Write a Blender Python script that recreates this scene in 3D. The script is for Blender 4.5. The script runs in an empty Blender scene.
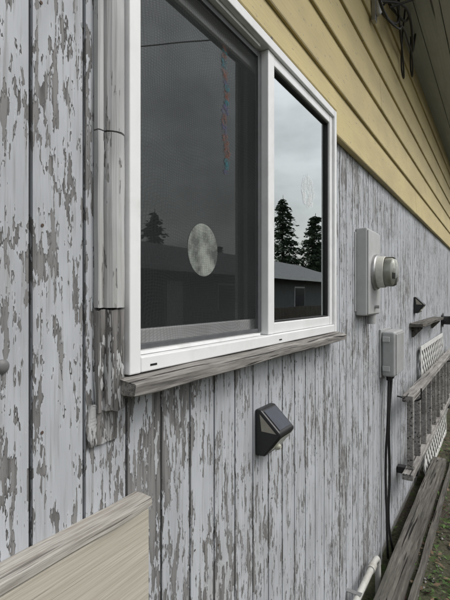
import bpy, math, random
from mathutils import Vector, noise
random.seed(7)
E=1.58
sc=bpy.context.scene
# ---------------------------------------------------------------- node helpers
def nd(nt,t,props=None,ins=None):
    n=nt.nodes.new(t)
    for k,v in (props or {}).items(): setattr(n,k,v)
    for k,v in (ins or {}).items():
        s=n.inputs[k]
        if isinstance(v,bpy.types.NodeSocket): nt.links.new(v,s)
        else: s.default_value=v
    return n
def newmat(name):
    m=bpy.data.materials.new(name); m.use_nodes=True
    nt=m.node_tree; nt.nodes.clear()
    out=nt.nodes.new('ShaderNodeOutputMaterial')
    return m,nt,out
def C(c): return (c[0],c[1],c[2],1)
def math_(nt,op,a,b=0.0,clamp=False):
    return nd(nt,'ShaderNodeMath',{'operation':op,'use_clamp':clamp},{0:a,1:b}).outputs[0]
def mad(nt,a,off,mul,add):
    """(a-off)*mul+add"""
    n=nd(nt,'ShaderNodeMath',{'operation':'MULTIPLY_ADD'},{0:a,1:mul})
    if isinstance(add,bpy.types.NodeSocket):
        nt.links.new(add,n.inputs[2])
        if off: return math_(nt,'SUBTRACT',n.outputs[0],off*mul)
        return n.outputs[0]
    n.inputs[2].default_value=add-off*mul
    return n.outputs[0]
def mixc(nt,f,a,b,blend='MIX'):
    n=nt.nodes.new('ShaderNodeMix'); n.data_type='RGBA'; n.blend_type=blend
    for i,v in ((0,f),(6,a),(7,b)):
        s=n.inputs[i]
        if isinstance(v,bpy.types.NodeSocket): nt.links.new(v,s)
        else: s.default_value=v if i==0 else C(v)
    return n.outputs[2]
def ramp(nt,f,a,b):
    return nd(nt,'ShaderNodeMapRange',{'clamp':True},{0:f,1:a,2:b,3:0.0,4:1.0}).outputs[0]
def nz(nt,co,scale,detail=3,rough=.5,sc3=(1,1,1),loc=(0,0,0),dim='3D'):
    mp=nd(nt,'ShaderNodeMapping',None,{0:co,1:loc,3:sc3})
    return nd(nt,'ShaderNodeTexNoise',{'noise_dimensions':dim},{'Vector':mp.outputs[0],'Scale':scale,'Detail':float(detail),'Roughness':rough}).outputs[0]
def coord(nt): return nd(nt,'ShaderNodeTexCoord').outputs['Object']
def bsdf(nt,out,col,rough=.6,normal=None,metal=0.0,spec=.5):
    b=nd(nt,'ShaderNodeBsdfPrincipled',None,{'Base Color':col if isinstance(col,bpy.types.NodeSocket) else C(col),'Roughness':rough,'Metallic':metal})
    b.inputs['Specular IOR Level'].default_value=spec
    if normal is not None: nt.links.new(normal,b.inputs['Normal'])
    if out: nt.links.new(b.outputs[0],out.inputs[0])
    return b
def bump(nt,h,dist,strength=1.0):
    return nd(nt,'ShaderNodeBump',None,{'Strength':strength,'Distance':dist,'Height':h}).outputs[0]
AX={'x':0,'y':1,'z':2}
def st(axis,f):
    s=[1,1,1]; s[AX[axis]]=f; return tuple(s)

def peel(name,paintA,paintB,woodA,woodB,thr,scale=42,amp=.5,board=False,stretch=.2,bd=.0016):
    """flaking paint on vertical boards; pattern runs in the (y,z) plane of the wall"""
    m,nt,out=newmat(name); co=coord(nt)
    sep=nd(nt,'ShaderNodeSeparateXYZ',None,{0:co})
    u=mad(nt,sep.outputs[0],0,.9,sep.outputs[1])
    uv=nd(nt,'ShaderNodeCombineXYZ',None,{0:u,1:sep.outputs[2],2:0.0}).outputs[0]
    def n2d(s,d,r,sy,loc): return nz(nt,uv,s,d,r,(1,sy,1),(loc,loc*1.7,0),'2D')
    n1=n2d(scale,4,.74,stretch,0)
    n2=n2d(4.2,2,.55,.5,7)
    grain2=n2d(95,3,.66,.045,1)
    wv=nd(nt,'ShaderNodeVectorMath',{'operation':'MULTIPLY_ADD'},{0:nd(nt,'ShaderNodeCombineXYZ',None,{0:grain2,1:n1,2:0.0}).outputs[0],1:(.012,.05,0),2:uv}).outputs[0]
    mp=nd(nt,'ShaderNodeMapping',None,{0:wv,3:(1,.26,1)})
    vo=nd(nt,'ShaderNodeTexVoronoi',{'feature':'F1','voronoi_dimensions':'2D'},{'Vector':mp.outputs[0],'Scale':scale*4.0})
    vr=nd(nt,'ShaderNodeSeparateColor',None,{0:vo.outputs['Color']}).outputs[0]
    v=mad(nt,n2,.5,amp,n1)
    v=mad(nt,vr,.5,.17,v)
    v=mad(nt,grain2,.5,.46,v)
    if board:
        bb=math_(nt,'DIVIDE',math_(nt,'SUBTRACT',sep.outputs[1],.424),.1016)
        wn=nd(nt,'ShaderNodeTexWhiteNoise',{'noise_dimensions':'1D'},{'W':math_(nt,'FLOOR',bb)}).outputs[0]
        v=mad(nt,wn,.5,.08,v)
        ed=math_(nt,'ABSOLUTE',math_(nt,'SUBTRACT',math_(nt,'FRACT',bb),.5))
        v=mad(nt,ramp(nt,ed,.40,.5),0,.06,v)
        v=mad(nt,ramp(nt,sep.outputs[1],1.1,.5),0,.03,v)
        lo=math_(nt,'MULTIPLY',ramp(nt,sep.outputs[2],E-.02,E-.25),math_(nt,'MULTIPLY',ramp(nt,sep.outputs[1],.36,.56),ramp(nt,sep.outputs[1],1.0,.64)))
        v=mad(nt,lo,0,.07,v)
    mask=ramp(nt,v,thr,thr+.010)
    halo=ramp(nt,v,thr-.05,thr)
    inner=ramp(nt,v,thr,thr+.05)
    dirt=n2d(11,3,.65,.35,4)
    pc=mixc(nt,ramp(nt,dirt,.35,.7),paintA,paintB)
    pc=mixc(nt,mad(nt,halo,0,.35,0.0),pc,(.62,.64,.66))
    pc=mixc(nt,mad(nt,ramp(nt,grain2,.52,.68),0,.6,0.0),pc,tuple(x*1.1 for x in woodB))
    pc=mixc(nt,mad(nt,ramp(nt,n2,.56,.8),0,.35,0.0),pc,(.36,.35,.31))
    wc=mixc(nt,ramp(nt,grain2,.34,.62),woodA,woodB)
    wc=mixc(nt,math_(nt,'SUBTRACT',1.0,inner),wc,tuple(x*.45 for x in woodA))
    wc=mixc(nt,mad(nt,ramp(nt,dirt,.4,.65),0,.45,0.0),wc,tuple(x*.7+.02 for x in woodB))
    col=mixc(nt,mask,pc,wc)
    if board: # groove shade put into the colour, darker with depth
        col=mixc(nt,mad(nt,ramp(nt,sep.outputs[0],-.0025,-.009),0,.75,0.0),col,(.06,.06,.06))
    h=mad(nt,mask,0,-1.0,mad(nt,grain2,0,1.2,1.0))
    bsdf(nt,out,col,.75,bump(nt,h,bd),spec=.25)
    return m
def wood(name,cA,cB,axis='y',scale=60,bd=.0015,stain=None,rough=.8,stretch=.05,crk=1.0):
    m,nt,out=newmat(name); co=coord(nt)
    g=nz(nt,co,scale,4,.70,st(axis,stretch))
    g2=nz(nt,co,scale*5,2,.6,st(axis,stretch*.6))
    big=nz(nt,co,9,3,.65,st(axis,.4),(5,5,5))
    f=ramp(nt,mad(nt,g,0,.6,mad(nt,g2,0,.4,0.0)),.38,.62)
    col=mixc(nt,f,cA,cB)
    col=mixc(nt,mad(nt,ramp(nt,big,.45,.7),0,.6,0.0),col,stain or tuple(x*.6 for x in cA))
    crack=mad(nt,ramp(nt,nz(nt,co,scale*1.2,1,.5,st(axis,stretch*.6),(2,8,3)),.64,.67),0,crk,0.0)
    col=mixc(nt,crack,col,tuple(x*.3 for x in cA))
    bsdf(nt,out,col,rough,bump(nt,mad(nt,crack,0,-1.0,g),bd),spec=.25)
    return m
def plain(name,c,rough=.5,metal=0.0,var=.12,scale=25,dirt=None,bd=.0):
    m,nt,out=newmat(name); co=coord(nt)
    n=nz(nt,co,scale,3,.6)
    col=mixc(nt,ramp(nt,n,.35,.7),c,tuple(x*(1-var*2) for x in c))
    if dirt:
        d=nz(nt,co,scale*.4,4,.75,loc=(3,3,3))
        col=mixc(nt,mad(nt,ramp(nt,d,.5,.75),0,.6,0.0),col,dirt)
    bsdf(nt,out,col,rough,bump(nt,n,bd) if bd else None,metal=metal)
    return m

# ---------------------------------------------------------------- mesh helpers
def empty(name,parent=None):
    o=bpy.data.objects.new(name,None); sc.collection.objects.link(o); o.parent=parent; return o
def mobj(name,vs,fs,mats,parent=None,smooth=False,mi=None):
    me=bpy.data.meshes.new(name); me.from_pydata(vs,[],fs); me.update()
    o=bpy.data.objects.new(name,me); sc.collection.objects.link(o)
    for m in (mats if isinstance(mats,list) else [mats]): me.materials.append(m)
    if mi: me.polygons.foreach_set('material_index',mi)
    if smooth: me.polygons.foreach_set('use_smooth',[True]*len(me.polygons))
    o.parent=parent
    return o
def bevel(o,w,seg=2):
    b=o.modifiers.new('bev','BEVEL'); b.width=w; b.segments=seg; b.limit_method='ANGLE'; return o
def box(name,x0,x1,y0,y1,z0,z1,mat,parent=None,bv=0.0,seg=2):
    vs=[(x,y,z+E) for x in (x0,x1) for y in (y0,y1) for z in (z0,z1)]
    fs=[(0,1,3,2),(4,6,7,5),(0,4,5,1),(2,3,7,6),(0,2,6,4),(1,5,7,3)]
    o=mobj(name,vs,fs,mat,parent)
    if bv: bevel(o,bv,seg)
    return o
def extr(name,prof,axis,a0,a1,n,mat,parent=None,jit=0.0,endjit=0.0,seed=0,fr=9,bv=0,smooth=False,pf=50):
    """closed profile (u,v) extruded along an axis. y: (x,z)  z: (x,y)  x:(y,z)"""
    vs=[];k=len(prof)
    for i in range(n+1):
        a=a0+(a1-a0)*i/n
        for j,(u,v) in enumerate(prof):
            q=Vector((a*fr,u*pf+seed,v*pf))
            du=jit*noise.noise(q)*1.6; dv=jit*noise.noise(q+Vector((31,7,3)))*1.6
            aa=a
            if endjit and (i==0 or i==n):
                aa+= (1 if i==0 else -1)*abs(endjit*noise.noise(Vector((u*130,v*130,seed+i))))*2
            u2=u+du;v2=v+dv
            if axis=='y': vs.append((u2,aa,v2+E))
            elif axis=='z': vs.append((u2,v2,aa+E))
            else: vs.append((aa,u2,v2+E))
    fs=[]
    for i in range(n):
        for j in range(k):
            j2=(j+1)%k
            fs.append((i*k+j,i*k+j2,(i+1)*k+j2,(i+1)*k+j))
    fs.append(tuple(range(k-1,-1,-1))); fs.append(tuple(n*k+j for j in range(k)))
    o=mobj(name,vs,fs,mat,parent,smooth)
    import bmesh
    bm=bmesh.new(); bm.from_mesh(o.data); bmesh.ops.recalc_face_normals(bm,faces=bm.faces); bm.to_mesh(o.data); bm.free()
    if bv: bevel(o,bv)
    return o
def subprof(pts,step):
    out=[]
    for i in range(len(pts)):
        a=Vector(pts[i]);b=Vector(pts[(i+1)%len(pts)])
        n=max(1,int((b-a).length/step))
        for j in range(n): out.append(tuple(a+(b-a)*j/n))
    return out
def tube(name,pts,r,mat,parent=None,bez=True):
    cu=bpy.data.curves.new(name,'CURVE'); cu.dimensions='3D'; cu.bevel_depth=r; cu.bevel_resolution=4; cu.resolution_u=10; cu.use_fill_caps=True
    if bez:
        s=cu.splines.new('BEZIER'); s.bezier_points.add(len(pts)-1)
        for p,q in zip(s.bezier_points,pts):
            p.co=(q[0],q[1],q[2]+E); p.handle_left_type=p.handle_right_type='AUTO'
    else:
        s=cu.splines.new('POLY'); s.points.add(len(pts)-1)
        for p,q in zip(s.points,pts): p.co=(q[0],q[1],q[2]+E,1)
    cu.materials.append(mat)
    o=bpy.data.objects.new(name,cu); sc.collection.objects.link(o); o.parent=parent; return o
def lathe(name,prof,c,axis,mat,parent=None,n=40,smooth=True):
    vs=[];fs=[];k=len(prof)
    for (a,r) in prof:
        for j in range(n):
            t=2*math.pi*j/n
            if axis=='x': vs.append((c[0]+a,c[1]+r*math.cos(t),c[2]+E+r*math.sin(t)))
            elif axis=='z': vs.append((c[0]+r*math.cos(t),c[1]+r*math.sin(t),c[2]+E+a))
            else: vs.append((c[0]+r*math.cos(t),c[1]+a,c[2]+E+r*math.sin(t)))
    for i in range(k-1):
        for j in range(n):
            j2=(j+1)%n; fs.append((i*n+j,i*n+j2,(i+1)*n+j2,(i+1)*n+j))
    fs.append(tuple(range(n))); fs.append(tuple((k-1)*n+j for j in range(n)))
    o=mobj(name,vs,fs,mat,parent,smooth)
    e=o.modifiers.new('es','EDGE_SPLIT'); e.split_angle=math.radians(40)
    return o

# ---------------------------------------------------------------- materials
WA=(.085,.083,.080); WB=(.235,.232,.228)
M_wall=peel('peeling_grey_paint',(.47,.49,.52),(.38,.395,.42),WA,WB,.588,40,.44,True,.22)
M_case=peel('weathered_white_trim',(.48,.485,.485),(.36,.362,.365),(.13,.125,.12),(.30,.295,.285),.70,34,.45,False,.10,bd=.001)
M_caselow=peel('bare_trim',(.44,.45,.45),(.33,.33,.33),(.07,.067,.064),(.22,.212,.204),.45,44,.35,False,.12,bd=.0025)
M_sill=wood('weathered_sill_wood',(.10,.095,.09),(.34,.325,.305),'y',90,.002,(.2,.19,.17),stretch=.05)
M_plank=wood('old_plank_wood',(.05,.045,.04),(.19,.178,.16),'y',60,.002,(.08,.08,.065),stretch=.05)
M_ladder=wood('ladder_wood',(.17,.16,.15),(.40,.39,.37),'y',60,.001)
M_cap=wood('cap_board_wood',(.22,.20,.175),(.46,.445,.41),'y',130,.0015,(.32,.28,.23),stretch=.05,crk=.6)
M_tan=wood('tan_board',(.38,.35,.29),(.55,.52,.45),'y',140,.001,(.44,.41,.34),.7,stretch=.02,crk=.2)
M_vinyl=plain('white_vinyl',(.80,.81,.81),.35,0,.03,14,(.58,.58,.56))
M_black=plain('black_plastic',(.015,.015,.016),.4,0,.1)
M_rubber=plain('black_rubber',(.012,.012,.012),.6)
M_greyscr=plain('screen_frame_grey',(.09,.095,.10),.45)
M_greybox=plain('grey_enamel',(.46,.47,.47),.45,0,.06,18,(.34,.32,.28))
M_greybox2=plain('grey_plastic',(.38,.39,.39),.5,0,.06,18,(.25,.25,.23))
M_metal=plain('zinc_metal',(.45,.45,.45),.4,.8)
M_pvc=plain('pvc_pipe',(.50,.50,.47),.45,0,.05,20,(.25,.23,.18))
M_lat=plain('white_lattice',(.70,.70,.68),.6,0,.08,12,(.4,.4,.36))
M_int=plain('interior_wall',(.12,.115,.11),.9)
M_soffit=wood('soffit_board',(.40,.42,.44),(.50,.52,.54),'y',20,.001,(.4,.41,.42))
M_rust=plain('rusty_nail',(.09,.06,.045),.8)
def yellow():
    m,nt,out=newmat('yellow_lap_siding'); co=coord(nt)
    sep=nd(nt,'ShaderNodeSeparateXYZ',None,{0:co})
    uv=nd(nt,'ShaderNodeCombineXYZ',None,{0:sep.outputs[1],1:sep.outputs[2],2:0.0}).outputs[0]
    g=nz(nt,uv,160,3,.65,(.03,1,1),dim='2D'); big=nz(nt,uv,5,4,.6,(.4,1,1),dim='2D')
    col=mixc(nt,ramp(nt,big,.35,.7),(.55,.455,.225),(.46,.38,.195))
    col=mixc(nt,mad(nt,ramp(nt,g,.55,.75),0,.35,0.0),col,(.34,.285,.17))
    sp=nz(nt,uv,60,3,.7,(.3,1,1),(4,1,1),dim='2D')
    col=mixc(nt,ramp(nt,sp,.69,.71),col,(.24,.22,.19))
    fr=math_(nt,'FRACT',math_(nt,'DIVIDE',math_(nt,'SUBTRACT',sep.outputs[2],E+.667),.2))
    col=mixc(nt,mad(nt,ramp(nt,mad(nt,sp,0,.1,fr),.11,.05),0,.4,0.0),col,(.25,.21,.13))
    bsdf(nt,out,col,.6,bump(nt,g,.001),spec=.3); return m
M_yel=yellow()
def glass(name,ior,base=0.0):
    m,nt,out=newmat(name); co=coord(nt)
    fr=nd(nt,'ShaderNodeFresnel',None,{'IOR':ior}).outputs[0]
    fac=math_(nt,'ADD',fr,base,True)
    n=nz(nt,co,2.2,1,.5)
    gl=nd(nt,'ShaderNodeBsdfGlossy',None,{'Color':(.92,.97,.97,1),'Roughness':0.004,'Normal':bump(nt,n,.0012)})
    tr=nd(nt,'ShaderNodeBsdfTransparent',None,{'Color':(.80,.86,.84,1)})
    mx=nd(nt,'ShaderNodeMixShader',None,{0:fac,1:tr.outputs[0],2:gl.outputs[0]})
    nt.links.new(mx.outputs[0],out.inputs[0]); return m
M_glassR=glass('double_glass',2.3,.34)
M_glassL=glass('sash_glass',2.0,.06)
def screenmat():
    m,nt,out=newmat('insect_screen_mesh'); co=coord(nt)
    sep=nd(nt,'ShaderNodeSeparateXYZ',None,{0:co})
    uv=nd(nt,'ShaderNodeCombineXYZ',None,{0:sep.outputs[1],1:sep.outputs[2],2:0.0}).outputs[0]
    def lines(s,per):
        f=math_(nt,'FRACT',math_(nt,'DIVIDE',s,per)); return ramp(nt,math_(nt,'ABSOLUTE',math_(nt,'SUBTRACT',f,.5)),.22,.42)
    warp=nz(nt,uv,3.4,1,.5,dim='2D')
    yy=mad(nt,warp,0,.12,sep.outputs[1])
    zz=mad(nt,warp,0,.18,sep.outputs[2])
    g=math_(nt,'MAXIMUM',lines(yy,.0085),lines(zz,.0060))
    big=nz(nt,uv,5,2,.5,dim='2D')
    op=mad(nt,g,0,.14,.40)
    op=mad(nt,big,.5,.25,op)
    df=nd(nt,'ShaderNodeBsdfDiffuse',None,{'Color':(.045,.049,.049,1)})
    tr=nd(nt,'ShaderNodeBsdfTransparent')
    mx=nd(nt,'ShaderNodeMixShader',None,{0:op,1:tr.outputs[0],2:df.outputs[0]})
    nt.links.new(mx.outputs[0],out.inputs[0]); return m
M_screen=screenmat()
def decal(name,c,lo,hi,scale=45):
    m,nt,out=newmat(name); co=coord(nt)
    n=nz(nt,co,scale,3,.6)
    df=nd(nt,'ShaderNodeBsdfDiffuse',None,{'Color':C(c)})
    tr=nd(nt,'ShaderNodeBsdfTransparent')
    f=nd(nt,'ShaderNodeMapRange',None,{0:n,1:.38,2:.62,3:lo,4:hi}).outputs[0]
    mx=nd(nt,'ShaderNodeMixShader',None,{0:f,1:tr.outputs[0],2:df.outputs[0]})
    nt.links.new(mx.outputs[0],out.inputs[0]); return m
M_dec=decal('frosted_sticker',(.80,.86,.78),.25,1.0,20)
M_dec2=decal('clear_sticker',(.85,.87,.87),.05,.45)
M_teal=decal('teal_sheen',(.10,.46,.55),.1,.75,60); M_red=decal('red_sheen',(.60,.24,.16),.05,.6,60); M_vio=decal('violet_sheen',(.28,.27,.55),.05,.6,60)  # tints for the rainbow glare painted behind the screen

# ---------------------------------------------------------------- house
house=empty('house')
WY0,WY1,WZ0,WZ1=.604,1.814,-.142,.758
YA,YB=-3.0,10.0
ZB=-1.50
def siding():
    pts=[(YA,0.0)]
    k=math.floor((YA-.424)/.1016)+1
    while True:
        g=.424+k*.1016
        if g>YB-.02: break
        w=.0036
        pts+=[(g-w,0.0),(g-w+.001,-.011),(g+w-.001,-.011),(g+w,0.0)]
        k+=1
    pts.append((YB,0.0))
    oy0,oy1,oz0,oz1=WY0+.012,WY1-.012,WZ0+.012,WZ1-.012
    def ins(yv):
        for i in range(len(pts)-1):
            if pts[i][0]<yv<pts[i+1][0]:
                t=(yv-pts[i][0])/(pts[i+1][0]-pts[i][0])
                pts.insert(i+1,(yv,pts[i][1]*(1-t)+pts[i+1][1]*t)); return
    ins(oy0); ins(oy1)
    vs=[];fs=[]
    zt=1.84
    for (y,x) in pts:
        for z in (ZB,oz0,oz1,zt): vs.append((x,y,z+E))
    for i in range(len(pts)-1):
        ym=(pts[i][0]+pts[i+1][0])/2
        for r in range(3):
            if r==1 and oy0<ym<oy1: continue
            fs.append((i*4+r,(i+1)*4+r,(i+1)*4+r+1,i*4+r+1))
    return mobj('grooved_siding_wall',vs,fs,M_wall,house)
siding()
rn=random.Random(2)
vs=[];fs=[]
for k in range(-14,60):
    yb=.424+k*.1016
    for zr in (-1.35,-.95,-.60,-.22,.12,.45):
        if k%4: 
            if rn.random()<.6: continue
        y=yb+.018+rn.uniform(-.004,.004); z=zr+rn.uniform(-.02,.02)
        if WY0-.09<y<WY1+.02 and WZ0-.08<z<WZ1: continue
        if y<.67 and z<-.36: continue
        q=len(vs); r=.0028
        for i in range(8): vs.append((.0012,y+r*math.cos(i*.785),z+E+r*math.sin(i*.785)))
        fs.append(tuple(range(q,q+8)))
mobj('nail_heads',vs,fs,M_rust,house)
box('foundation',-.14,-.015,YA,YB,-1.62,-1.49,plain('concrete',(.25,.25,.24),.9),house)
def lap():
    vs=[];fs=[]
    def board(z0,z1,y0,y1,k):
        b=len(vs); n=12
        for i in range(n+1):
            y=y0+(y1-y0)*i/n
            j=.0012*noise.noise(Vector((y*1.3,k*3.1,0)))
            for (x,z) in ((.001,z0+.0),(.027+j,z0+j),(.029+j,z0+.004+j),(.016,z1+.006)):
                vs.append((x,y,z+E))
        for i in range(n):
            for q in range(3):
                fs.append((b+i*4+q,b+(i+1)*4+q,b+(i+1)*4+q+1,b+i*4+q+1))
        fs.append((b,b+1,b+2,b+3)); fs.append(tuple(b+n*4+q for q in (3,2,1,0)))
    z=.667;k=0
    while z<1.83:
        z1=min(z+.2,1.845)
        if z<WZ1:
            board(z,z1,YA,WY0-.003,k); board(z,z1,WY1+.003,3.9,k+50); board(z,z1,3.903,YB,k+70)
            board(WZ1+.004,z1,WY0-.003,WY1+.003,k+99)
        else:
            j=2.1+((k*1.37)%2.2)
            board(z,z1,YA,j,k); board(z,z1,j+.0025,YB,k+30)
        z+=.2;k+=1
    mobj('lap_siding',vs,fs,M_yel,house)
lap()
for i in range(4):
    box('soffit_board',.002+i*.14,.002+i*.14+.136,YA-.3,YB+.3,1.835,1.853,M_soffit,house,.002)
box('soffit_backer',0.0,.56,YA-.3,YB+.3,1.856,1.87,M_soffit,house)
box('fascia',.562,.585,YA-.3,YB+.3,1.80,1.98,plain('fascia_paint',(.4,.4,.4),.6),house,.002)
M_roof=plain('roof_shingles',(.10,.10,.105),.9,0,.25,30,(.05,.06,.04))
mobj('roof',[(.60,YA-.3,1.99+E),(.60,YB+.3,1.99+E),(-3.5,YB+.3,3.2+E),(-3.5,YA-.3,3.2+E),(-7.6,YA-.3,1.99+E),(-7.6,YB+.3,1.99+E)],[(0,1,2,3),(3,2,5,4)],M_roof,house)
box('rear_wall',-7.1,-7.0,YA,YB,-1.5,1.95,M_wall,house)
mobj('gable_wall',[(0,YA,ZB+E),(-7,YA,ZB+E),(-7,YA,1.9+E),(-3.5,YA,3.1+E),(0,YA,1.9+E)],[(0,1,2,3,4)],M_wall,house)
mobj('gable_wall_far',[(0,YB,ZB+E),(-7,YB,ZB+E),(-7,YB,1.9+E),(-3.5,YB,3.1+E),(0,YB,1.9+E)],[(0,1,2,3,4)],M_wall,house)
box('interior_floor',-3.2,-.12,-.8,3.6,-1.30,-1.25,M_int,house)
box('interior_ceiling',-3.2,-.12,-.8,3.6,1.0,1.05,M_int,house)
box('interior_wall',-3.3,-3.2,-.8,3.6,-1.25,1.0,M_int,house)
box('interior_partition',-3.2,-.12,3.6,3.7,-1.25,1.0,M_int,house)
box('interior_partition',-3.2,-.12,-.9,-.8,-1.25,1.0,M_int,house)
box('dark_cabinet',-3.1,-2.6,1.2,2.8,-1.25,.1,M_black,house,.01)

# ---- window
win=empty('window',house)
fd=-.10
def fr(name,y0,y1,z0,z1,x0,x1,mat=M_vinyl,bv=.0025): return box(name,x0,x1,y0,y1,z0,z1,mat,win,bv)
fr('frame_jamb_left',WY0,WY0+.030,WZ0,WZ1,fd,.030)
fr('frame_jamb_right',WY1-.026,WY1,WZ0,WZ1,fd,.030)
fr('frame_head',WY0+.031,WY1-.027,WZ1-.028,WZ1-.0006,fd,.0295)
fr('frame_sill',WY0+.031,WY1-.027,WZ0+.0006,WZ0+.030,fd,.0295)
fr('lip_left',WY0+.031,WY0+.038,WZ0+.031,WZ1-.029,fd,.012,M_vinyl,.001)
fr('lip_head',WY0+.039,1.16,WZ1-.038,WZ1-.029,fd,.012,M_vinyl,.001)
fr('lip_sill',WY0+.039,1.16,WZ0+.031,WZ0+.038,fd,.012,M_vinyl,.001)
MY=1.195
sx0,sx1=-.024,.020
fr('sash_stile_left',MY,MY+.042,WZ0+.031,WZ1-.029,sx0,sx1)
fr('sash_stile_right',WY1-.058,WY1-.0275,WZ0+.031,WZ1-.029,sx0,sx1)
fr('sash_rail_top',MY+.043,WY1-.059,WZ1-.060,WZ1-.0292,sx0,sx1-.001)
fr('sash_rail_bottom',MY+.043,WY1-.059,WZ0+.0312,WZ0+.064,sx0,sx1-.001)
fr('glazing_bead_l',MY+.043,MY+.047,WZ0+.065,WZ1-.061,-.004,.012,M_rubber,0)
fr('glazing_bead_r',WY1-.0635,WY1-.059,WZ0+.065,WZ1-.061,-.004,.012,M_rubber,0)
fr('glazing_bead_t',MY+.05,WY1-.066,WZ1-.065,WZ1-.0605,-.004,.012,M_rubber,0)
fr('glazing_bead_b',MY+.05,WY1-.066,WZ0+.0645,WZ0+.069,-.004,.012,M_rubber,0)
def pane(name,x,y0,y1,z0,z1,mat):
    return mobj(name,[(x,y0,z0+E),(x,y1,z0+E),(x,y1,z1+E),(x,y0,z1+E)],[(0,1,2,3)],mat,win)
pane('fixed_glass',0.002,MY+.044,WY1-.060,WZ0+.0655,WZ1-.0615,M_glassR)
lx=-.027
SR=MY+.05
fr('slider_stile_left',WY0+.039,WY0+.055,WZ0+.039,WZ1-.039,lx-.03,lx)
fr('slider_stile_right',SR,SR+.04,WZ0+.039,WZ1-.039,lx-.03,lx)
fr('slider_rail_top',WY0+.056,SR-.001,WZ1-.078,WZ1-.0392,lx-.03,lx-.001)
fr('slider_rail_bottom',WY0+.056,SR-.001,WZ0+.0392,WZ0+.076,lx-.03,lx-.001)
GX=lx-.010
pane('sliding_glass',GX,WY0+.0555,SR-.0005,WZ0+.0755,WZ1-.0775,M_glassL)
cx0,cx1=-.012,-.002
y0,y1,z0,z1=WY0+.0395,MY-.002,WZ0+.0395,WZ1-.0395
fr('screen_frame_left',y0,y0+.012,z0,z1,cx0,cx1,M_greyscr,.001)
fr('screen_frame_right',y1-.020,y1,z0,z1,cx0,cx1,M_greyscr,.001)
fr('screen_frame_top',y0+.0125,y1-.0205,z1-.016,z1-.0003,cx0,cx1-.0005,M_greyscr,.001)
fr('screen_frame_bottom',y0+.0125,y1-.0205,z0+.0003,z0+.010,cx0,cx1-.0005,M_greyscr,.001)
pane('insect_screen',-.007,y0+.0122,y1-.0202,z0+.0102,z1-.0162,M_screen)
fr('screen_latch',y0+.002,y0+.012,-.075,-.035,cx1,.004,M_vinyl,.001)
def disc(name,x,y,z,r,mat,petals=0):
    n=64; vs=[(x,y,z+E)]
    for i in range(n):
        t=2*math.pi*i/n; rr=r*(1+(.05*math.cos(petals*t) if petals else 0))
        vs.append((x,y+rr*math.cos(t),z+E+rr*math.sin(t)))
    return mobj(name,vs,[(0,i+1,(i+1)%n+1) for i in range(n)],mat,win)
disc('window_sticker',GX+.0012,.937,.118,.066,M_dec)
disc('window_sticker',.0034,1.56,.385,.062,M_dec2,8)
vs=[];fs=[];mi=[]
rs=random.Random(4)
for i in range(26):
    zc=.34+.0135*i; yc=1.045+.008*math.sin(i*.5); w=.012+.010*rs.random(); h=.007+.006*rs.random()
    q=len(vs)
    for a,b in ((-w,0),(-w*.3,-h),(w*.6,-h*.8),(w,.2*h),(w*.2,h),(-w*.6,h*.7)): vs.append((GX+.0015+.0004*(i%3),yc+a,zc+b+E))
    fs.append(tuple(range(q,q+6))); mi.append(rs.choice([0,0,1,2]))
mobj('rainbow_sheen',vs,fs,[M_teal,M_red,M_vio],win,False,mi)  # rainbow sheen of the pane, imitated by coloured translucent flecks
for wy in (.66,1.25): fr('weep_slot',wy,wy+.02,WZ0+.010,WZ0+.014,.0285,.0300,M_black,0)

# ---- sill
prof=subprof([(.002,-.1432),(.030,-.1440),(.064,-.151),(.066,-.153),(.065,-.171),(.063,-.173),(.002,-.171)],.012)
extr('wood_sill',prof,'y',.578,1.835,90,M_sill,house,.0022,.010,3,6,pf=20)
prof=subprof([(.002,-.1735),(.022,-.1738),(.021,-.184),(.002,-.186)],.008)
extr('sill_apron',prof,'y',.60,1.81,60,M_caselow,house,.001,.004,5,10)
def casing(nm,za,zb,mat,jit,sd):
    pr=[(.0015,.545),(.012,.545),(.014,.548),(.014,.556),(.010,.558)]
    for i in range(9):
        t=math.pi*(1-i/8); pr.append((.010+.022*math.sin(t),.580+.0215*math.cos(t)))
    pr+=[(.0015,.6025)]
    extr(nm,pr,'z',za,zb,40,mat,house,jit,.003 if jit>.001 else .001,sd,8)
casing('window_casing_upper',.289,.76,M_case,.0006,1)
casing('window_casing_middle',-.019,.287,M_case,.0009,2)
casing('window_casing_lower',-.2,-.021,M_caselow,.0030,3)
prof=subprof([(.001,.53),(.006,.532),(.008,.56),(.006,.60),(.001,.604)],.012)
extr('split_wood',prof,'z',-.262,-.18,14,M_caselow,house,.003,.04,9,30)
prof=subprof([(.001,-.374),(.038,-.378),(.040,-.380),(.040,-.393),(.001,-.395)],.010)
extr('cap_board',prof,'y',-1.2,.655,160,M_cap,house,.0013,.005,4,10,pf=15)
box('tan_skirt_board',.001,.036,-1.2,.650,-1.5,-.3965,M_tan,house,.003)

bo=empty('wall_bolt')
lathe('bolt_cap',[(0,.010),(.003,.010),(.006,.007),(.007,.003)],(.0,.378,-.098),'x',plain('painted_metal',(.16,.16,.16),.5),bo,24)

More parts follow.
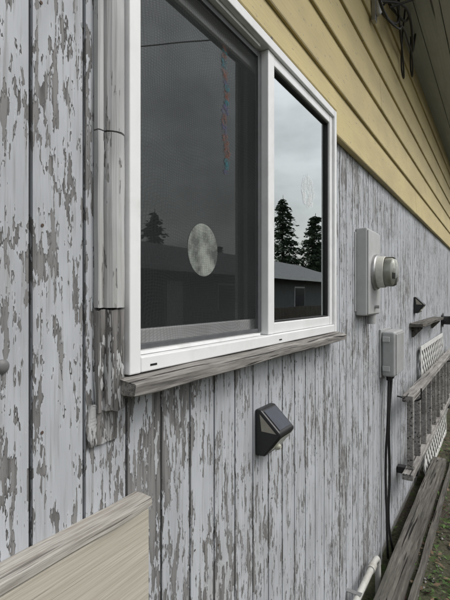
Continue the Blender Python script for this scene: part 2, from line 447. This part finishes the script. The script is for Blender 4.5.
# ---------------------------------------------------------------- solar wall lights
M_panel=plain('solar_cell',(.02,.025,.04),.15,0,.2)
M_lens=plain('light_lens',(.5,.5,.42),.3)
def solar(y0,zt,w=.098):
    r=empty('solar_wall_light')
    h=.132
    prof=[(.001,zt),(.018,zt),(.078,zt-.058),(.080,zt-.068),(.030,zt-h),(.001,zt-h)]
    extr('body',prof,'y',y0,y0+w,1,M_black,r,bv=.004)
    def onplane(nm,a,b,off,mat,i0,i1,m=.010):
        A=Vector(a);B=Vector(b);d=(B-A).normalized();n=Vector((-d.y,d.x))
        if n.x<0:n=-n
        A2=A+d*(B-A).length*i0+n*off; B2=A+d*(B-A).length*i1+n*off
        mobj(nm,[(A2.x,y0+m,A2.y+E),(A2.x,y0+w-m,A2.y+E),(B2.x,y0+w-m,B2.y+E),(B2.x,y0+m,B2.y+E)],[(0,1,2,3)],mat,r)
    onplane('solar_panel',prof[1],prof[2],.0015,M_panel,.1,.92)
    onplane('lens',prof[3],prof[4],.0015,M_lens,.08,.75)
    lathe('motion_sensor',[(0,.011),(.008,.010),(.014,.005)],(.045,y0+w/2,zt-.112),'x',M_lens,r,20)
    mobj('side_plate',[(.016,y0-.0012,zt-.012+E),(.068,y0-.0012,zt-.062+E),(.022,y0-.0012,zt-.060+E)],[(0,1,2)],plain('beige_plate',(.36,.34,.28),.35),r)
    return r
solar(1.147,-.322)
solar(3.93,0.0)

# ---------------------------------------------------------------- electric meter
mt=empty('electric_meter')
box('meter_can',.001,.056,2.20,2.46,-.09,.335,M_greybox,mt,.006)
box('can_cover',.057,.062,2.206,2.454,-.084,.325,M_greybox,mt,.003)
box('flange_left',.001,.006,2.180,2.199,-.07,.315,M_greybox,mt,.001)
c=(.062,2.335,.125)
lathe('meter_ring',[(0,.088),(.012,.089),(.018,.085),(.020,.081)],c,'x',M_metal,mt)
lathe('meter_body',[(.020,.079),(.052,.078),(.054,.076)],c,'x',plain('meter_plastic',(.60,.60,.55),.4),mt)
m,nt,out=newmat('meter_glass')
g_=nd(nt,'ShaderNodeBsdfGlossy',None,{'Color':(1,1,1,1),'Roughness':.02}); t_=nd(nt,'ShaderNodeBsdfTransparent',None,{'Color':(.93,.95,.93,1)})
f_=nd(nt,'ShaderNodeFresnel',None,{'IOR':1.6})
mx=nd(nt,'ShaderNodeMixShader',None,{0:f_.outputs[0],1:t_.outputs[0],2:g_.outputs[0]}); nt.links.new(mx.outputs[0],out.inputs[0])
lathe('meter_dome',[(.054,.075),(.090,.073),(.100,.067),(.105,.05),(.106,.01)],c,'x',m,mt)
lathe('meter_dial',[(.054,.068),(.086,.068),(.089,.064)],c,'x',plain('dial_face',(.72,.71,.66),.5),mt)
box('nameplate',c[0]+.090,c[0]+.091,2.30,2.37,.09,.12,M_black,mt)
lathe('padlock_tab',[(0,.008),(.02,.008)],(.062,2.335,-.05),'x',M_metal,mt,16)
lathe('conduit_nipple',[(0,.022),(-.05,.022)],(.030,2.40,-.09),'z',M_greybox,mt,20)

# ---------------------------------------------------------------- telephone / utility box
ub=empty('utility_box')
box('back_plate',.001,.012,2.70,2.99,-.47,-.19,M_greybox2,ub,.003)
box('cover',.013,.088,2.71,2.98,-.462,-.20,M_greybox2,ub,.014,4)
box('lid_lip',.0885,.094,2.73,2.96,-.45,-.215,M_greybox2,ub,.004)
box('hinge_upper',.02,.06,2.700,2.709,-.26,-.23,M_greybox,ub,.002)
box('hinge_lower',.02,.06,2.700,2.709,-.43,-.40,M_greybox,ub,.002)
lathe('gland',[(0,.016),(-.03,.014)],(.04,2.78,-.463),'z',M_black,ub,20)
lathe('gland_b',[(0,.016),(-.03,.014)],(.04,2.86,-.463),'z',M_black,ub,20)
tube('cable_a',[(.04,2.78,-.48),(.038,2.76,-.70),(.02,2.79,-1.0),(.03,2.77,-1.3),(.03,2.80,-1.56)],.007,M_rubber,ub)
tube('cable_b',[(.04,2.86,-.48),(.03,2.83,-.75),(.03,2.85,-1.1),(.028,2.83,-1.35),(.05,2.86,-1.56)],.008,M_rubber,ub)
tube('cable_c',[(.02,2.74,-.48),(.012,2.71,-.8),(.012,2.72,-1.2),(.012,2.70,-1.55)],.005,M_greybox2,ub)

# ---------------------------------------------------------------- pvc pipe near ground
pp=empty('drain_pipe')
tube('pipe_run',[(.05,1.2,-1.365),(.05,2.30,-1.365),(.05,2.40,-1.365),(.05,2.445,-1.385),(.05,2.455,-1.43),(.05,2.455,-1.60)],.015,M_pvc,pp)
lathe('coupling',[(0,.020),(.05,.020)],(.05,2.30,-1.365),'y',M_pvc,pp,24)
box('pipe_strap',.001,.066,2.05,2.075,-1.351,-1.348,M_metal,pp)

# ---------------------------------------------------------------- planks lying along wall
pk=empty('timber_plank')
prof=subprof([(.085,-1.485),(.085,-1.445),(.170,-1.44),(.172,-1.485)],.02)
extr('plank_top',prof,'y',1.3,4.4,60,M_plank,pk,.003,.01,11,3)
prof=subprof([(.07,-1.57),(.07,-1.487),(.18,-1.487),(.18,-1.57)],.03)
extr('plank_under',prof,'y',1.0,4.6,40,M_plank,pk,.004,.01,12,3)
pk2=empty('timber_plank')
prof=subprof([(.205,-1.575),(.205,-1.54),(.235,-1.537),(.237,-1.575)],.02)
extr('board',prof,'y',1.6,5.2,60,M_plank,pk2,.005,.01,14,3)

# ---------------------------------------------------------------- ladder on its side, hung on wall
ld=empty('wooden_ladder')
LT,LB=-.64,-1.13
for nm,zz in (('rail_top',LT),('rail_bottom',LB)):
    box(nm,.075,.140,3.0,6.6,zz-.020,zz+.020,M_ladder,ld,.004)
for i in range(12):
    y=3.10+i*.30
    box('rung',.088,.128,y-.014,y+.014,LB+.0205,LT-.0205,M_ladder,ld,.006)
for y in (3.25,5.4):
    tube('hook',[(.0,y,LT-.04),(.145,y,LT-.045),(.152,y,LT-.01),(.152,y,LT+.03)],.005,M_black,ld)
    box('bracket',.002,.14,y-.03,y+.03,LB-.065,LB-.0205,M_black,ld,.004)

# ---------------------------------------------------------------- lattice
lt=empty('lattice_panel')
vs=[];fs=[]
def lean(u,v,o):
    H=1.12
    return (.055-.04*v/H+o, 4.12+u, -1.56+v+E)
def slat(a,b,w,o):
    a=Vector(a);b=Vector(b);d=(b-a).normalized();n=Vector((-d.y,d.x))*w/2
    q=len(vs)
    for oo in (o,o+.005):
        for p in (a+n,b+n,b-n,a-n): vs.append(lean(p.x,p.y,oo))
    fs.extend([(q,q+1,q+2,q+3),(q+4,q+7,q+6,q+5),(q,q+4,q+5,q+1),(q+1,q+5,q+6,q+2),(q+2,q+6,q+7,q+3),(q+3,q+7,q+4,q)])
W,H=1.7,1.12
s=-H
while s<W:
    a=(max(s,0),max(-s,0)); L=min(W-a[0],H-a[1])
    if L>.03: slat(a,(a[0]+L,a[1]+L),.036,0); slat((W-a[0],a[1]),(W-a[0]-L,a[1]+L),.036,.006)
    s+=.13
for a,b in (((0,0),(0,H)),((W,0),(W,H)),((0,H),(W,H)),((0,0),(W,0))): slat(a,b,.04,.0115)
mobj('slats',vs,fs,M_lat,lt)

# ---------------------------------------------------------------- small shelf on wall
sh=empty('wall_shelf')
prof=subprof([(.002,-.205),(.10,-.210),(.10,-.232),(.002,-.232)],.02)
extr('shelf_board',prof,'y',3.72,5.2,30,M_plank,sh,.002,.01,21,3)
for y in (3.85,5.05):
    extr('shelf_bracket',[(.002,-.235),(.08,-.235),(.08,-.25),(.015,-.32),(.002,-.32)],'y',y-.012,y+.012,1,M_plank,sh)
hk=empty('garden_hose_reel')
lathe('reel_drum',[(0,.05),(.01,.085),(.015,.085),(.02,.05),(.09,.05),(.095,.085),(.105,.085)],(.004,6.0,-.28),'x',M_black,hk,28)

# ---------------------------------------------------------------- service cables at eave
pc=empty('power_cables')
lathe('insulator',[(0,.012),(.02,.020),(.04,.014),(.06,.020),(.08,.012)],(.06,2.42,1.47),'z',M_greybox,pc,20)
box('eye_bracket',.028,.05,2.40,2.44,1.44,1.56,M_metal,pc,.003)
paths=[
 [(.08,2.30,1.52),(.09,2.40,1.47),(.10,2.60,1.51),(.10,2.74,1.60),(.09,2.80,1.72),(.09,2.82,1.83)],
 [(.06,2.42,1.50),(.12,2.50,1.44),(.12,2.75,1.56),(.11,3.00,1.60),(.10,3.22,1.60),(.08,3.36,1.54),(.06,3.42,1.62),(.07,3.36,1.82)],
 [(.07,2.42,1.54),(.14,2.60,1.60),(.15,2.80,1.64),(.13,3.05,1.62),(.10,3.25,1.66),(.10,3.35,1.82)],
 [(.06,2.44,1.52),(.10,2.66,1.66),(.09,2.86,1.58),(.08,3.02,1.46),(.06,3.14,1.44),(.04,3.18,1.54),(.06,3.10,1.70),(.09,3.02,1.82)],
 [(.05,2.55,1.82),(.06,2.62,1.68),(.09,2.80,1.66),(.10,2.98,1.72),(.10,3.12,1.83)],
 [(.10,2.50,1.54),(.25,2.62,1.62),(.50,2.75,1.74),(2.5,3.0,2.3),(9.0,4.5,4.2)]]
for i,p in enumerate(paths): tube('cable_%d'%(i+1),p,.0055 if i%2 else .0075,M_rubber,pc)

# ---------------------------------------------------------------- ground
m,nt,out=newmat('soil_and_moss'); co=coord(nt)
a=nz(nt,co,9,5,.65); b=nz(nt,co,60,4,.7); c2=nz(nt,co,.6,2,.5)
col=mixc(nt,ramp(nt,b,.35,.65),(.030,.024,.02),(.10,.085,.068))
col=mixc(nt,ramp(nt,a,.54,.60),col,(.05,.075,.025))
col=mixc(nt,mad(nt,ramp(nt,c2,.4,.6),0,.4,0.0),col,(.055,.08,.03))
bsdf(nt,out,col,.95,bump(nt,a,.02),spec=.2); M_soil=m
gv=[];gf=[]
xs=[-150,-60,-20,-8,-3,-.5]+[i*.08 for i in range(0,26)]+[2.4,3,4,6,9,14,25,50,90,150]
ysl=[-150,-60,-20,-6,-2]+[i*.1 for i in range(0,70)]+[8,10,14,20,30,50,90,150]
for x in xs:
    for y in ysl:
        h=0
        if -.6<x<3 and -1<y<8: h=.025*noise.noise(Vector((x*4,y*4,0)))+.012*noise.noise(Vector((x*13,y*13,2)))
        gv.append((x,y,h))
for i in range(len(xs)-1):
    for j in range(len(ysl)-1):
        k=len(ysl); gf.append((i*k+j,(i+1)*k+j,(i+1)*k+j+1,i*k+j+1))
mobj('ground',gv,gf,M_soil,None,True)
random.seed(11)
def scatter(name,n,mat,size,fn):
    vs=[];fs=[]
    for _ in range(n):
        x,y=fn(); s=size*random.uniform(.5,1.4); a=random.uniform(0,6.28); t=random.uniform(-.5,.5); t2=random.uniform(-.5,.5)
        z=.010+random.uniform(0,.015)+.025*noise.noise(Vector((x*4,y*4,0)))
        d=Vector((math.cos(a),math.sin(a),t)); e=Vector((-math.sin(a),math.cos(a),t2))
        q=len(vs);c=Vector((x,y,z))
        for p in (c-d*s,c-e*s*.45,c+d*s*.1-e*s*.5,c+d*s,c+e*s*.45): vs.append(tuple(p))
        fs.append((q,q+1,q+2,q+3,q+4))
    return mobj(name,vs,fs,mat)
def reg(): return random.uniform(.05,1.6),random.uniform(.8,7.5)
def leafmat(name,c1,c2):
    m,nt,out=newmat(name); r=nd(nt,'ShaderNodeNewGeometry').outputs['Random Per Island']
    bsdf(nt,out,mixc(nt,r,c1,c2),.8,spec=.3); return m
scatter('fallen_leaves',3200,leafmat('dead_leaf',(.04,.026,.018),(.19,.135,.085)),.018,reg)
def clump():
    while True:
        x,y=random.gauss(.62,.3),random.uniform(.8,7.5)
        if noise.noise(Vector((x*5,y*5,3)))>-.02: return x,y
scatter('ground_cover_plants',4200,leafmat('green_leaf',(.035,.07,.018),(.09,.16,.045)),.013,clump)
vs=[];fs=[]
for _ in range(2600):
    x,y=random.uniform(.2,1.6),random.uniform(.8,7); s=random.uniform(.004,.013)
    q=len(vs); c=Vector((x,y,.008+.025*noise.noise(Vector((x*4,y*4,0)))))
    for d in ((1,0,0),(0,1,0),(-1,0,0),(0,-1,0),(0,0,.8),(0,0,-.8)):
        vs.append(tuple(c+Vector(d)*s*random.uniform(.7,1.2)))
    for f in ((0,1,4),(1,2,4),(2,3,4),(3,0,4),(1,0,5),(2,1,5),(3,2,5),(0,3,5)): fs.append(tuple(q+i for i in f))
mobj('gravel',vs,fs,leafmat('stones',(.08,.08,.08),(.27,.26,.24)))
# ---------------------------------------------------------------- neighbouring house
nb=empty('ranch_house')
M_nw=plain('neighbour_siding',(.16,.17,.17),.8,0,.1,3); M_nr=plain('neighbour_roof',(.20,.20,.21),.9,0,.2,6)
def wb(nm,*a,**k): return box(nm,a[0],a[1],a[2],a[3],a[4]-E,a[5]-E,a[6],nb)
wb('walls',8.2,16,-6,30,-.1,2.5,M_nw)
mobj('roof',[(7.5,-6.6,2.45),(7.5,30.6,2.45),(12,30.6,3.9),(12,-6.6,3.9),(16.7,-6.6,2.45),(16.7,30.6,2.45)],[(0,1,2,3),(3,2,5,4)],M_nr,nb)
wb('gutter',7.42,7.50,-6.6,30.6,2.36,2.48,M_vinyl)
mobj('gable_end',[(8.2,-6.005,2.5),(16,-6.005,2.5),(12,-6.005,3.8)],[(0,1,2)],M_nw,nb)
mobj('gable_end_far',[(8.2,30.005,2.5),(16,30.005,2.5),(12,30.005,3.8)],[(0,1,2)],M_nw,nb)
for y in (1,7,14,21,26):
    wb('window_frame',8.15,8.2,y,y+1.6,.95,2.1,M_vinyl); wb('window_pane',8.13,8.149,y+.07,y+1.53,1.02,2.03,M_panel)
wb('door',8.14,8.2,11,11.9,.02,2.1,M_vinyl)
fc=empty('wooden_fence')
M_f=wood('fence_wood',(.07,.06,.05),(.16,.14,.12),'z',20,.002)
vs=[];fs=[]
for i in range(150):
    q=len(vs); ya=8+i*.145; zt=1.25+.02*random.random()
    for x in (5.0,5.02):
        for y in (ya,ya+.135):
            for z in (0,zt): vs.append((x,y,z))
    for f in ((0,1,3,2),(4,6,7,5),(0,4,5,1),(2,3,7,6),(0,2,6,4),(1,5,7,3)): fs.append(tuple(q+j for j in f))
mobj('pickets',vs,fs,M_f,fc)
for z in (.3,1.0): box('fence_rail',5.021,5.06,8,29.7,z-E,z+.09-E,M_f,fc)
# ---------------------------------------------------------------- conifers
M_bark=plain('bark',(.06,.045,.035),.9); M_need=leafmat('needles',(.030,.05,.035),(.08,.115,.065))
def conifer(x,y,h,r,seed,lev=26):
    rnd=random.Random(seed); vs=[];fs=[];mi=[]
    n=8
    for k in range(7):
        t=k/6; rr=.018*h*(1-t)+.02
        for j in range(n):
            a=2*math.pi*j/n; vs.append((rr*math.cos(a)+.05*math.sin(t*5),rr*math.sin(a),h*t))
    for k in range(6):
        for j in range(n): fs.append((k*n+j,k*n+(j+1)%n,(k+1)*n+(j+1)%n,(k+1)*n+j)); mi.append(0)
    for L in range(lev):
        t=.08+.9*L/lev; z=h*t
        R=r*(1-t)**.8*rnd.uniform(.7,1.15)+.14
        nb_=rnd.randint(8,12)
        for b in range(nb_):
            a=rnd.uniform(0,6.283); Lb=R*rnd.uniform(.55,1.15); droop=rnd.uniform(.05,.35)
            d=Vector((math.cos(a),math.sin(a),0)); s=Vector((-math.sin(a),math.cos(a),0))
            q=len(vs); w=.03
            tip=d*Lb+Vector((0,0,z-droop*Lb))
            for p in (s*w+Vector((0,0,z)),-s*w+Vector((0,0,z)),tip): vs.append(tuple(p))
            fs.append((q,q+1,q+2)); mi.append(0)
            m_=int(7+Lb*8)
            for i in range(m_):
                u=(i+rnd.random())/m_; wd=.35*Lb*(1-u*.7)
                c=d*Lb*u+s*rnd.uniform(-wd,wd)+Vector((0,0,z-droop*Lb*u*u+rnd.uniform(-.2,.15)))
                sz=rnd.uniform(.12,.28)
                e1=(d+s*rnd.uniform(-1,1)+Vector((0,0,rnd.uniform(-.7,.2)))).normalized()*sz
                e2=Vector((rnd.uniform(-1,1),rnd.uniform(-1,1),rnd.uniform(-1,1))).normalized()*sz*.5
                q=len(vs)
                for p in (c-e1,c+e2,c+e1,c-e2): vs.append(tuple(p))
                fs.append((q,q+1,q+2,q+3)); mi.append(1)
    o=mobj('conifer_tree',vs,fs,[M_bark,M_need],None,False,mi); o.location=(x,y,-.1); return o
t1=conifer(20.0,46,13.0,4.2,1,32)
t2=conifer(16.9,48,11.0,4.6,2,28)
t3=conifer(22.3,27,8.5,3.0,3,22)
random.seed(5)
for i,(x,y,s) in enumerate([(12.5,52,.55),(27,44,.7),(32,38,.7),(36,30,.8),(30,16,.8),(34,5,.95),(25,52,.7),(8,62,.7),(34,-10,.9),(40,22,.9),(21,60,.8),(15,66,.8),(30,33,.5)]):
    o=bpy.data.objects.new('conifer_tree',[t1,t2,t3][i%3].data); sc.collection.objects.link(o)
    o.location=(x,y,-.1); o.scale=(s,s,s); o.rotation_euler=(0,0,random.uniform(0,6))

# ---------------------------------------------------------------- world / sun
w=bpy.data.worlds.new('World'); sc.world=w; w.use_nodes=True; nt=w.node_tree; nt.nodes.clear()
el,az=math.radians(52),math.radians(75)
sk=nt.nodes.new('ShaderNodeTexSky'); sk.sky_type='NISHITA'; sk.sun_disc=False; sk.sun_elevation=el; sk.sun_rotation=az
sk.air_density=1.5; sk.dust_density=4
hs=nd(nt,'ShaderNodeHueSaturation',None,{'Saturation':.20,'Color':sk.outputs[0]})
tc=nd(nt,'ShaderNodeTexCoord').outputs['Generated']
cn=nd(nt,'ShaderNodeTexNoise',None,{'Vector':nd(nt,'ShaderNodeMapping',None,{0:tc,3:(1,1,2.2)}).outputs[0],'Scale':2.6,'Detail':5.0,'Roughness':.55}).outputs[0]
cl=nd(nt,'ShaderNodeMapRange',None,{0:cn,1:.35,2:.65,3:.95,4:1.55}).outputs[0]
vm=nd(nt,'ShaderNodeVectorMath',{'operation':'SCALE'},{0:hs.outputs[0],'Scale':cl})
bg=nd(nt,'ShaderNodeBackground',None,{'Color':vm.outputs[0],'Strength':.15})
wo=nt.nodes.new('ShaderNodeOutputWorld'); nt.links.new(bg.outputs[0],wo.inputs[0])
su=bpy.data.lights.new('sun','SUN'); su.energy=.9; su.angle=math.radians(16); su.color=(1,.97,.93)
so=bpy.data.objects.new('sun',su); sc.collection.objects.link(so)
s=Vector((math.sin(az)*math.cos(el),math.cos(az)*math.cos(el),math.sin(el)))
so.rotation_euler=s.to_track_quat('Z','Y').to_euler()
# ---------------------------------------------------------------- camera
cd=bpy.data.cameras.new('camera'); co_=bpy.data.objects.new('camera',cd); sc.collection.objects.link(co_)
cd.sensor_fit='VERTICAL'; cd.sensor_height=24; cd.lens=18.0; cd.clip_start=.02; cd.clip_end=500
cd.shift_y=-.005
co_.location=(.6,0,E); co_.rotation_euler=(math.radians(90),0,math.radians(31.4))
sc.camera=co_
sc.view_settings.view_transform='Standard'; sc.view_settings.look='None'; sc.view_settings.exposure=0
